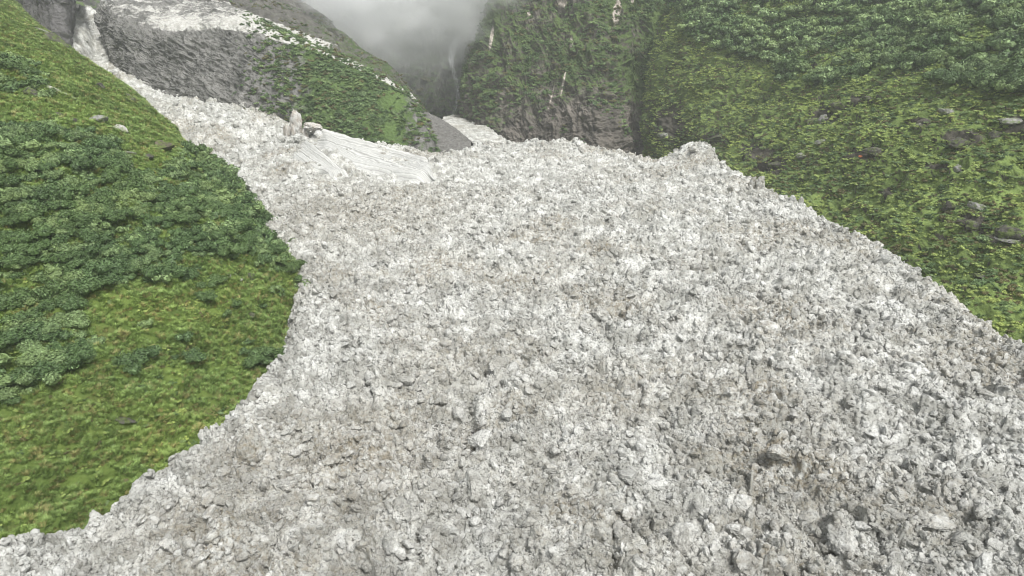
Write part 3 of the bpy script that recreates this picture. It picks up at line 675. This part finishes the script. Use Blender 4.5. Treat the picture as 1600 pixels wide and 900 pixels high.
BLADE = mat_leaf('grass_blade', (.15, .235, .065), (.235, .335, .10), .4)
BLADE3 = mat_leaf('grass_blade_dark', (.10, .165, .045), (.17, .25, .07), .4)
BLADE2 = mat_leaf('grass_blade_dry', (.19, .20, .07), (.30, .29, .12), .4)
def leaf_dome(name, mat, seed, n=1500, size=.12, lobes=9, flat=.62, core=True):
    r = np.random.default_rng(seed)
    L = np.c_[r.normal(0, .48, lobes), r.normal(0, .48, lobes), r.uniform(.05, .45, lobes)]; R = r.uniform(.28, .55, lobes)
    k = r.integers(0, lobes, n); d = r.normal(size=(n, 3)); d[:, 2] = np.abs(d[:, 2])*.9+.05*d[:, 2]; d /= np.linalg.norm(d, axis=1)[:, None]
    C = L[k]+d*(R[k]*r.uniform(.7, 1.08, n))[:, None]; C[:, 2] *= flat*1.5
    nn = d+r.normal(0, .75, (n, 3)); nn[:, 2] += .35; nn /= np.linalg.norm(nn, axis=1)[:, None]
    a = np.cross(nn, r.normal(size=(n, 3))); a /= np.linalg.norm(a, axis=1)[:, None]; b = np.cross(nn, a)
    sz = size*r.uniform(.6, 1.3, n)[:, None]
    V = np.stack([C-a*sz, C-b*sz*.45, C+a*sz, C+b*sz*.45], 1).reshape(-1, 3); F = np.arange(4*n).reshape(n, 4)
    if core:
        for l, rr_ in zip(L, R):
            Vi, Fi = I1; base = len(V); q = Vi*rr_*.78+l; q[:, 2] *= flat*1.5; V = np.r_[V, q]; F = np.r_[F, np.c_[Fi, Fi[:, 2]]+base]
    return V, F
I1 = ico(1)
def poly_mesh(name, V, F, mat):
    tri = F[:, 2] == F[:, 3]; me = bpy.data.meshes.new(name)
    me.from_pydata(V.tolist(), [], [list(map(int, f[:3])) if t_ else list(map(int, f)) for f, t_ in zip(F, tri)]); me.materials.append(mat); me.update(); at = me.attributes.new('tone', 'FLOAT', 'FACE'); at.data.foreach_set('value', np.random.default_rng(len(V)).random(len(F)).astype(np.float32)); return me
def bush(name, mat, seed, **kw): return poly_mesh(name, *leaf_dome(name, mat, seed, **kw), mat)
BU = [bush('shrub', LEAF_GREY if s_ % 3 == 0 else LEAF_DARK, 100+s_, n=2600, size=.075) for s_ in range(7)]
FARB = [bush('far_shrub', LEAF_GREY if s_ % 2 == 0 else LEAF_DARK, 120+s_, n=420, size=.17, lobes=8) for s_ in range(6)]
HERB = [bush('ground_cover', (LEAF_OLIVE, LEAF_OLIVE, LEAF_DARK, LEAF_OLIVE, LEAF_BROWN, LEAF_GREY)[s_], 140+s_, n=300, size=.135, lobes=6, flat=.42) for s_ in range(6)]
def tuft(name, mat, seed, n=70):
    r = np.random.default_rng(seed); a = r.uniform(0, 6.28, n); rd = .45*np.sqrt(r.random(n)); B = np.c_[rd*np.cos(a), rd*np.sin(a), -.12+0*a]
    ln = r.uniform(.55, 1.1, n); le = np.c_[np.cos(a), np.sin(a), 0*a]*r.uniform(.15, .7, n)[:, None]+r.normal(0, .15, (n, 3)); le[:, 2] = 1; le /= np.linalg.norm(le, axis=1)[:, None]
    sd_ = np.c_[-np.sin(a), np.cos(a), 0*a]*.035; M_ = B+le*(ln*.6)[:, None]; T_ = B+le*ln[:, None]+np.c_[np.cos(a), np.sin(a), -.6+0*a]*(.22*ln)[:, None]
    V = np.stack([B-sd_, B+sd_, M_+sd_, M_-sd_, T_], 1).reshape(-1, 3); i = np.arange(n)[:, None]*5
    F = np.r_[i+np.array([0, 1, 2, 3]), i+np.array([3, 2, 4, 4])]
    return poly_mesh(name, V, F, mat)
TU = [tuft('grass', (BLADE, BLADE, BLADE2, BLADE, BLADE3, BLADE)[s_], 160+s_) for s_ in range(6)]

def upright(n, tilt=.15): return np.c_[RNG.normal(0, tilt, n), RNG.normal(0, tilt, n), RNG.uniform(0, 6.28, n)]
# --- where shrubs stand
LB1 = [(-40, 190), (60, 200), (130, 205), (180, 218), (200, 262), (245, 272), (268, 245), (300, 225), (380, 262), (430, 325), (470, 355), (495, 390), (497, 425), (484, 450), (430, 432), (395, 405), (330, 400), (280, 415), (250, 445), (200, 440), (150, 470), (110, 500), (130, 560), (120, 590), (60, 575), (20, 560), (-40, 600)]
LB2 = [(-40, 80), (50, 98), (78, 140), (60, 152), (-40, 130)]
LB3 = [(150, 460), (250, 445), (330, 400), (400, 410), (480, 450), (440, 560), (330, 600), (200, 610), (140, 560)]
LB4 = [(-60, 540), (40, 550), (70, 600), (30, 640), (-60, 640)]
spots = []                                # (pos, radius, zone)
def shrub_field(V, Nn, n, polys, rlo, rhi, zone, noise=(14, -.12), **kw):
    Q, _, A = sample_surface(V, Nn, n, **kw); u, v, t = proj(Q); keep = np.zeros(n, bool)
    nz = fbm(Q[:, 0]/noise[0], Q[:, 1]/noise[0], Q[:, 2]/noise[0], 3)
    for poly, pr in polys: keep |= inpoly(u, v, poly) & (RNG.random(n) < pr) & ((nz > noise[1]) | (RNG.random(n) < .12))
    Q = Q[keep]; R_ = rlo+(rhi-rlo)*RNG.random(len(Q))**1.8
    for q, r_ in zip(Q, R_): spots.append((q, r_, zone))
shrub_field(LH, LN, 6500, [(LB1, 1.0), (LB2, 1.0), (LB3, .10), (LB4, .9)], 1.4, 3.8, 'left', (11, -.26))
RB1 = [(1040, -40), (1085, 60), (1160, 85), (1215, 95), (1240, 125), (1300, 128), (1390, 112), (1430, 100), (1480, 128), (1560, 138), (1660, 150), (1660, -60)]
RB2 = [(1290, 62), (1400, 70), (1440, 98), (1330, 112), (1280, 100)]
shrub_field(RH, RN, 9000, [(RB1, 1.0)], 2.6, 6.5, 'right', (20, .0), vlim=(-60, 260))
shrub_field(RH, RN, 9000, [([(1050, 40), (1660, 150), (1660, 500), (1050, 300)], .045)], .8, 2.0, 'rightlow', (16, -.05), vlim=(0, 560))
P_ = np.array([s_[0] for s_ in spots]); R_ = np.array([s_[1] for s_ in spots]); Zn = np.array([s_[2] for s_ in spots])
u, v, t = proj(P_); px_ = R_/t*((u > 0) & (u < 1600) & (v > 0) & (v < 900))
order = np.argsort(-px_)
# mix of near left shrubs and the largest on the right slope
info = {'left': ('rounded dark green shrub growing in the thicket on the left grass bank', 'shrubs on the left bank'),
        'right': ('grey-green shrub in the thicket along the top of the right-hand slope', 'shrubs along the top of the right slope'),
        'rightlow': ('small lone shrub on the mossy lower part of the right-hand slope', 'small shrubs on the right slope')}
ind = order[:298]; rest = order[298:]
for k in ind:
    pu_ = proj(P_[k])[0]; pool = [1, 2, 4, 5] if (pu_ > 240 and pu_ < 800 and random.random() < .9) else range(7)
    o = link('shrub', BU[random.choice(list(pool))]); o.location = Vector(P_[k])-Vector((0, 0, .1*R_[k])); o.rotation_euler = (random.uniform(-.15, .15), random.uniform(-.15, .15), random.uniform(0, 6.28))
    o.scale = (R_[k], R_[k]*random.uniform(.8, 1.15), R_[k]*random.uniform(.8, 1.15)); lab, grp = info[Zn[k]]; tag(o, lab, 'shrub', grp)
n = len(rest); sc = np.repeat(R_[rest][:, None], 3, 1)*RNG.uniform(.85, 1.15, (n, 3))
instancer('shrub_thicket', FARB, P_[rest]-np.c_[0*R_[rest], 0*R_[rest], .1*R_[rest]], upright(n), sc, RNG.integers(0, len(FARB), n), 'dense shrub thicket covering the slopes on both sides of the ice', 'shrubs')
print('shrubs', len(spots))

# --- grass and low ground cover
Q, Nq, A = sample_surface(LH, LN, 110000, vlim=(-20, 940)); u, v, t = proj(Q); nz = fbm(Q[:, 0]/5, Q[:, 1]/5, Q[:, 2]/5, 3)
m = nz+RNG.normal(0, .35, len(Q)) > -.1; Q = Q[m]; n = len(Q); u, v, t = proj(Q); sc = (.4+.5*RNG.random(n)**1.5+t*.0018)[:, None]*RNG.uniform(.8, 1.2, (n, 3))
instancer('grass', TU, Q, upright(n, .25), sc, RNG.integers(0, len(TU), n), 'yellow-green tufts of grass on the left bank', 'grass')
Q, Nq, _ = sample_surface(LH, LN, 16000, vlim=(-20, 940)); nz = fbm(Q[:, 0]/9, Q[:, 1]/9, Q[:, 2]/9, 3); m = nz+RNG.normal(0, .15, len(Q)) > .05; Q = Q[m]; n = len(Q)
sc = (.35+.5*RNG.random(n)**2)[:, None]*RNG.uniform(.8, 1.2, (n, 3))
instancer('ground_cover', HERB, Q-np.array([0, 0, .1]), upright(n, .25), sc, RNG.choice([0, 1, 2, 3, 3, 4, 5], n), 'low leafy plants between the grass tufts on the left bank', 'ground cover')
Q, Nq, _ = sample_surface(RH, RN, 60000, vlim=(-20, 700)); nz = fbm(Q[:, 0]/7, Q[:, 1]/7, Q[:, 2]/5, 3)
m = (nz+RNG.normal(0, .3, len(Q)) > -.05) & (np.abs(Nq[:, 2]) > .25); Q = Q[m]; n = len(Q); u, v, t = proj(Q); nz = nz[m]
sc = (.35+.9*RNG.random(n)**2.2+t*.0012)[:, None]*RNG.uniform(.8, 1.2, (n, 3))
dk = fbm(Q[:, 0]/13+4, Q[:, 1]/13, Q[:, 2]/9, 4, .65)+RNG.normal(0, .06, n) > .06
idx = np.where(dk, RNG.choice([2, 4, 5, 2, 4], n), RNG.choice([0, 1, 3, 0, 1, 3, 5, 2, 4], n))
bare = np.zeros(n, bool)
for (pu, pv, ru, rv) in BARE: bare |= ((u-pu)/ru)**2+((v-pv)/rv)**2+.8*fbm(Q[:, 0]/5, Q[:, 1]/5, Q[:, 2]/5, 3) < .3
Q, sc, idx = Q[~bare], sc[~bare], idx[~bare]; n = len(Q)
instancer('ground_cover', HERB, Q-np.array([0, 0, .15]), upright(n, .2), sc, idx, 'mossy low plants carpeting the right-hand slope', 'ground cover')
def far_cover(V, Nn, n, cond, lab, s0, s1, kinds):
    Q, Nq, _ = sample_surface(V, Nn, n, vlim=(-60, 330)); m = cond(Q, Nq, *proj(Q)); Q = Q[m]; n = len(Q)
    sc = (s0+(s1-s0)*RNG.random(n)**2)[:, None]*RNG.uniform(.8, 1.2, (n, 3))
    instancer('ground_cover', HERB, Q, upright(n, .3), sc, RNG.choice(kinds, n), lab, 'ground cover')
far_cover(CW, CN, 9000, lambda Q, Nq, u, v, t: 1.6*fbm(Q[:, 0]/26, Q[:, 1]/26, Q[:, 2]/40, 4)+.15*(v < 150)-.5*sstep(150, 230, v)+RNG.normal(0, .15, len(u)) > .0, 'bushes clinging to the gorge cliff', 1.0, 3.0, [2, 2, 5, 4, 2])
far_cover(KN, KNN, 16000, lambda Q, Nq, u, v, t: (u > 415+RNG.normal(0, 25, len(u))) & (fbm(Q[:, 0]/10, Q[:, 1]/10, Q[:, 2]/10, 3)+.25*(u < 600)+RNG.normal(0, .12, len(u)) > .05), 'bright green low plants on the knoll', .7, 2.4, [2, 2, 5, 2, 5, 4])
far_cover(US, UN, 9000, lambda Q, Nq, u, v, t: (u > 330) & (fbm(Q[:, 0]/18, Q[:, 1]/18, Q[:, 2]/18, 4)+RNG.normal(0, .1, len(u)) > .08), 'dull low bushes on the stony slope behind the knoll', .7, 2.0, [2, 4, 4])
far_cover(BW, BN, 9000, lambda Q, Nq, u, v, t: fbm(Q[:, 0]/30, Q[:, 1]/30, Q[:, 2]/40, 3)+RNG.normal(0, .1, len(u)) > .1, 'dark bushes on the far wall', 2, 5, [2, 2, 4])

# ================================================================== ROCKS ON THE SLOPES
def mat_rock(name, a, b, moss=0.0):
    t = NT(name); n = t.noise(.9, 6, .7); c = t.mix(t.ramp(n, [(.35, 0), (.65, 1)]), a, b); moss = moss or .75
    if moss: c = t.mix(t.ramp(t.noise(.7, 5, .7), [(.47, 0), (.56, moss)]), c, (.11, .15, .04))
    t.bump(t.noise(3, 5, .7), .7, .3); return t.done(c)
RD = mat_rock('dark_rock', (.035, .034, .030), (.12, .112, .10)); RGY = mat_rock('grey_rock', (.16, .16, .155), (.33, .32, .31)); RP = mat_rock('pale_rock', (.36, .35, .33), (.58, .56, .53))
RT_ = mat_rock('tan_rock', (.42, .36, .30), (.70, .66, .60), .3); RM = mat_rock('mossy_rock', (.07, .065, .05), (.14, .12, .09), .8)
def rock(name, mat, V, u, v, wpx, hpx, label, cat='rock', depth=.6, rot=0.0, seed=0, sink=.3, group=None, cuts=9):
    p, _ = pick(V, u, v); _, _, t_ = proj(p); me = chunk(name, mat, 200+seed, I4, cuts, .34, (1, 1, 1), (.35, .75), False)
    o = link(name, me); o.location = p+np.array([0, -.25, .05])*hpx/FPX*float(t_); ax = wpx/2/FPX*float(t_); az = hpx/2/FPX*float(t_)*1.1
    yaw = math.atan2(-p[0], p[1]); o.rotation_euler = (0, rot, yaw); o.scale = (ax, max(ax*depth, az*.5), az); tag(o, label, cat, group); return o
sd_ = 0
for (mat, V, u, v, wp, hp, rot, lab) in (
    (RD, LH, 229, 245, 34, 18, .1, 'large dark boulder on the left bank above the shrubs'),
    (RM, LH, 256, 229, 36, 17, 0, 'moss-covered boulder just above the large dark one'),
    (RP, LH, 196, 255, 22, 6, .3, 'thin pale stone slab left of the large dark boulder'),
    (RGY, LH, 205, 238, 18, 8, .1, 'small grey rock beside the large dark boulder'),
    (RP, LH, 99, 145, 44, 10, .45, 'long pale slab lying aslant high on the left bank'),
    (RD, LH, 97, 180, 16, 10, .5, 'small black rock below the long pale slab'),
    (RD, LH, 119, 187, 16, 7, 0, 'low black rock in grass right of another small black rock'),
    (RGY, LH, 157, 187, 26, 16, .1, 'grey lichen-spotted rock on the left bank, the left one of two'),
    (RP, LH, 187, 202, 26, 13, .1, 'pale cracked rock on the left bank, the right one of two'),
    (RD, LH, 48, 145, 24, 15, .2, 'dark rock half hidden under the topmost shrubs on the left'),
    (RD, LH, 157, 133, 16, 9, .6, 'dark rock on the upper edge of the left bank'),
    (RD, LH, 203, 152, 30, 12, .5, 'dark ledge on the left bank edge beside the upper ice'),
    (RD, LH, 92, 66, 34, 20, .6, 'black overhanging rock below the buttress'),
    (RGY, LH, 72, 50, 30, 6, .5, 'thin pale streak of old snow and stone under the buttress'),
    (RD, LH, 318, 232, 26, 9, .4, 'dark ledge where the left bank meets the ice tongue'),
    (RD, LH, 336, 243, 13, 8, .3, 'small dark rock just right of the ledge by the ice tongue'),
    (RD, LH, 392, 431, 17, 10, 0, 'dark rock among grass below the shrubs of the left bank'),
    (RP, LH, 376, 436, 11, 9, .3, 'small white rock left of a dark one below the shrubs'),
    (RGY, LH, 359, 433, 9, 6, 0, 'little grey stone left of the small white rock'),
    (RP, LH, 249, 417, 12, 7, .4, 'small pale stone under the middle of the shrub thicket'),
    (RGY, LH, 300, 434, 10, 6, 0, 'little dull stone in grass under the shrub thicket'),
    (RP, LH, 241, 559, 15, 9, .3, 'single pale grey stone in the lower grass of the left bank'),
    (RGY, LH, 243, 545, 9, 4, 0, 'tiny flat stone just above the single pale one'),
    (RD, LH, 395, 492, 16, 9, .2, 'brownish rock in the grass near the rim of the ice'),
    (RD, LH, 190, 655, 40, 9, .5, 'dark earth bank under a fold in the lower grass'),
    (RGY, RH, 1524, 324, 26, 16, .2, 'grey boulder on the right slope above the layered outcrop'),
    (RD, RH, 1480, 322, 18, 22, 0, 'dark rock in the moss left of the grey boulder'),
    (RD, RH, 1515, 352, 30, 20, 0, 'dark sloping rock below the grey boulder'),
    (RD, RH, 1575, 366, 48, 20, .1, 'dark layered outcrop near the right edge'),
    (RGY, RH, 1578, 378, 40, 10, .1, 'grey layered ledge under the dark outcrop near the right edge'),
    (RGY, RH, 1281, 188, 18, 18, .3, 'pale grey rock high in the middle of the right slope'),
    (RD, RH, 1266, 192, 20, 14, 0, 'dark rock beside the pale grey one on the right slope'),
    (RD, RH, 1307, 168, 26, 18, 0, 'dark hollowed rock above the pale grey one on the right slope'),
    (RD, RH, 1354, 155, 18, 8, .1, 'flat dark rock at the lower edge of the light grass'),
    (RGY, RH, 1431, 197, 14, 12, .3, 'small grey rock in bright moss in the middle of the right slope'),
    (RGY, RH, 1476, 174, 22, 12, .1, 'brown-grey rock under the long shrub belt'),
    (RD, RH, 1498, 224, 34, 22, .1, 'largest dark rock in the middle right of the slope'),
    (RD, RH, 1550, 212, 24, 12, .1, 'dark rock right of the largest one on the slope'),
    (RGY, RH, 1578, 190, 42, 16, 0, 'grey-brown crag close to the right edge below the shrubs'),
    (RD, RH, 1362, 236, 34, 18, .1, 'black crag in the lower left part of the right slope'),
    (RGY, RH, 1250, 244, 18, 9, -.1, 'small light grey rock just above the ice rim on the right'),
    (RD, RH, 1215, 258, 34, 12, 0, 'dark overhang just above the ice rim on the right'),
    (RGY, RH, 1277, 221, 18, 7, -.3, 'pale narrow stone between moss on the lower right slope'),
    (RGY, RH, 1495, 265, 14, 14, 0, 'dull grey rock below the largest dark one'),
    (RD, RH, 1442, 400, 14, 10, 0, 'small dark rock low on the right slope'),
    (RD, RH, 1530, 432, 34, 8, 0, 'long dark ledge in the lowest moss of the right slope'),
    (RGY, RH, 1034, 213, 16, 10, 0, 'pale rock in the dark hollow at the foot of the green spur'),
    (RD, RH, 1120, 215, 28, 10, 0, 'dark ledge just above the highest hump of the rubble crest')):
    sd_ += 1; rock('rock', mat, V, u, v, wp, hp, lab, rot=rot, seed=sd_)
# orange-leaved plant
OR = mat_leaf('orange_leaf', (.42, .10, .03), (.55, .22, .10)); p, _ = pick(RH, 1341, 247)
o = link('shrub', bush('orange_shrub', OR, 301, n=120, size=.25, core=False)); o.location = p+np.array([0, -1.2, .8]); o.scale = (.75, .75, .9); tag(o, 'tiny reddish-orange shrub on the right-hand slope, the only one of that colour', 'shrub')

# ================================================================== WATERFALL
def mat_water():
    t = NT('falling_water'); n = t.noise(.35, 6, .75, stretch=(1.6, 1, .10)); t.done((.80, .82, .83), .5, .3)
    tr = t.n('ShaderNodeBsdfTransparent'); mx = t.n('ShaderNodeMixShader'); t.lk(t.math('MULTIPLY', t.ramp(n, [(.36, .1), (.62, 1)]), t.attr('thick')), mx.inputs[0])
    t.lk(tr.outputs[0], mx.inputs[1]); t.lk(t.b.outputs[0], mx.inputs[2]); t.lk(mx.outputs[0], t.t.nodes['Material Output'].inputs['Surface']); return t.m
WT = mat_water()
def fall(name, path, label):
    ts = np.array([float(proj(pick(BW, u, v)[0])[2]) for u, v, _, _ in path]); ts = catmull(np.minimum(ts, np.r_[ts[1:], ts[-1]])[:, None], len(path))[:, 0]; ts[:] = ts.min()+np.linspace(6, -4, len(ts))
    C_ = catmull(np.array([P(u, v, t=t_-3) for (u, v, _, _), t_ in zip(path, ts)]), 120); Wd = catmull(np.array([[w_, a_] for _, _, w_, a_ in path]), 120)
    V, A_ = [], []; k = 11
    for i, c in enumerate(C_):
        for j in range(k):
            a = math.pi*j/(k-1)-math.pi/2; V.append(c+np.array([math.sin(a)*Wd[i, 0]*.33, -math.cos(a)*1.8+2, 0])); A_.append(Wd[i, 1]*(.25+.75*math.cos(a)))
    o = link(name, mesh_np(name, np.array(V), grid_faces(120, k), WT, attrs={'thick': np.array(A_)})); tag(o, label, 'waterfall'); return o
fall('waterfall', ((728, 36, 3, .5), (722, 48, 7, .8), (713, 62, 12, 1), (707, 78, 14, 1), (705, 95, 10, .9), (708, 110, 8, .55), (713, 128, 9, .45), (716, 148, 8, .4), (713, 165, 7, .4), (706, 184, 6, .35)), 'white waterfall dropping down the misty far wall')

# ================================================================== AIR
def volume_box(name, lo, hi, mat):
    V = np.array([[x_, y_, z_] for x_ in (lo[0], hi[0]) for y_ in (lo[1], hi[1]) for z_ in (lo[2], hi[2])]); F = [(0, 1, 3, 2), (4, 6, 7, 5), (0, 4, 5, 1), (2, 3, 7, 6), (0, 2, 6, 4), (1, 5, 7, 3)]
    me = mesh_np(name, V, F, mat, False); o = link(name, me); return o
hm = bpy.data.materials.new('haze_air'); hm.use_nodes = True; t_ = hm.node_tree; t_.nodes.remove(t_.nodes['Principled BSDF']); pv = t_.nodes.new('ShaderNodeVolumePrincipled')
pv.inputs['Density'].default_value = HAZE; pv.inputs['Color'].default_value = (.93, .95, .96, 1); pv.inputs['Anisotropy'].default_value = .3
t_.links.new(pv.outputs[0], t_.nodes['Material Output'].inputs['Volume'])
top = max(float(a_[..., 2].max()) for a_ in (LH, RH, CW, BW, US))+8
tag(volume_box('haze', (-1900, -1800, -27), (1900, 3200, top), hm), kind='stuff')

def mist(MIST_D, loc, scl, label):
    global t_
    mm = bpy.data.materials.new('mist_cloud'); mm.use_nodes = True; t_ = mm.node_tree; t_.nodes.remove(t_.nodes['Principled BSDF']); pv = t_.nodes.new('ShaderNodeVolumePrincipled')
    tc = t_.nodes.new('ShaderNodeTexCoord'); ln_ = t_.nodes.new('ShaderNodeVectorMath'); ln_.operation = 'LENGTH'; t_.links.new(tc.outputs['Object'], ln_.inputs[0])
    nz_ = t_.nodes.new('ShaderNodeTexNoise'); nz_.inputs['Scale'].default_value = 1.9; nz_.inputs['Detail'].default_value = 4; nz_.inputs['Roughness'].default_value = .55; t_.links.new(tc.outputs['Object'], nz_.inputs['Vector'])
    def M(op, a, b, cl=False):
        x_ = t_.nodes.new('ShaderNodeMath'); x_.operation = op; x_.use_clamp = cl
        for s_, q_ in zip(x_.inputs, (a, b)):
            if isinstance(q_, bpy.types.NodeSocket): t_.links.new(q_, s_)
            else: s_.default_value = q_
        return x_.outputs[0]
    fal = M('SUBTRACT', 1.0, ln_.outputs['Value']); den = M('ADD', M('MULTIPLY', fal, 1.0), M('MULTIPLY', M('SUBTRACT', nz_.outputs[0], .5), 2.6)); den = M('SUBTRACT', den, .16, True); den = M('MULTIPLY', M('MULTIPLY', den, M('MULTIPLY', fal, 3.0, True)), MIST_D)
    t_.links.new(den, pv.inputs['Density']); pv.inputs['Color'].default_value = (.995, 1, 1, 1); pv.inputs['Anisotropy'].default_value = 0
    t_.links.new(pv.outputs[0], t_.nodes['Material Output'].inputs['Volume'])
    o = link('mist', mesh_np('mist', I3[0], I3[1], mm)); o.location = loc; o.scale = scl; tag(o, label, 'mist', None, 'stuff')
mist(MIST, P(648, -30, t=580), (140, 104, 86), 'pale cloud of mist hanging in the gorge')
mist(.007, P(690, 62, t=610), (120, 90, 74), 'thin veil of mist trailing down in front of the waterfall wall')
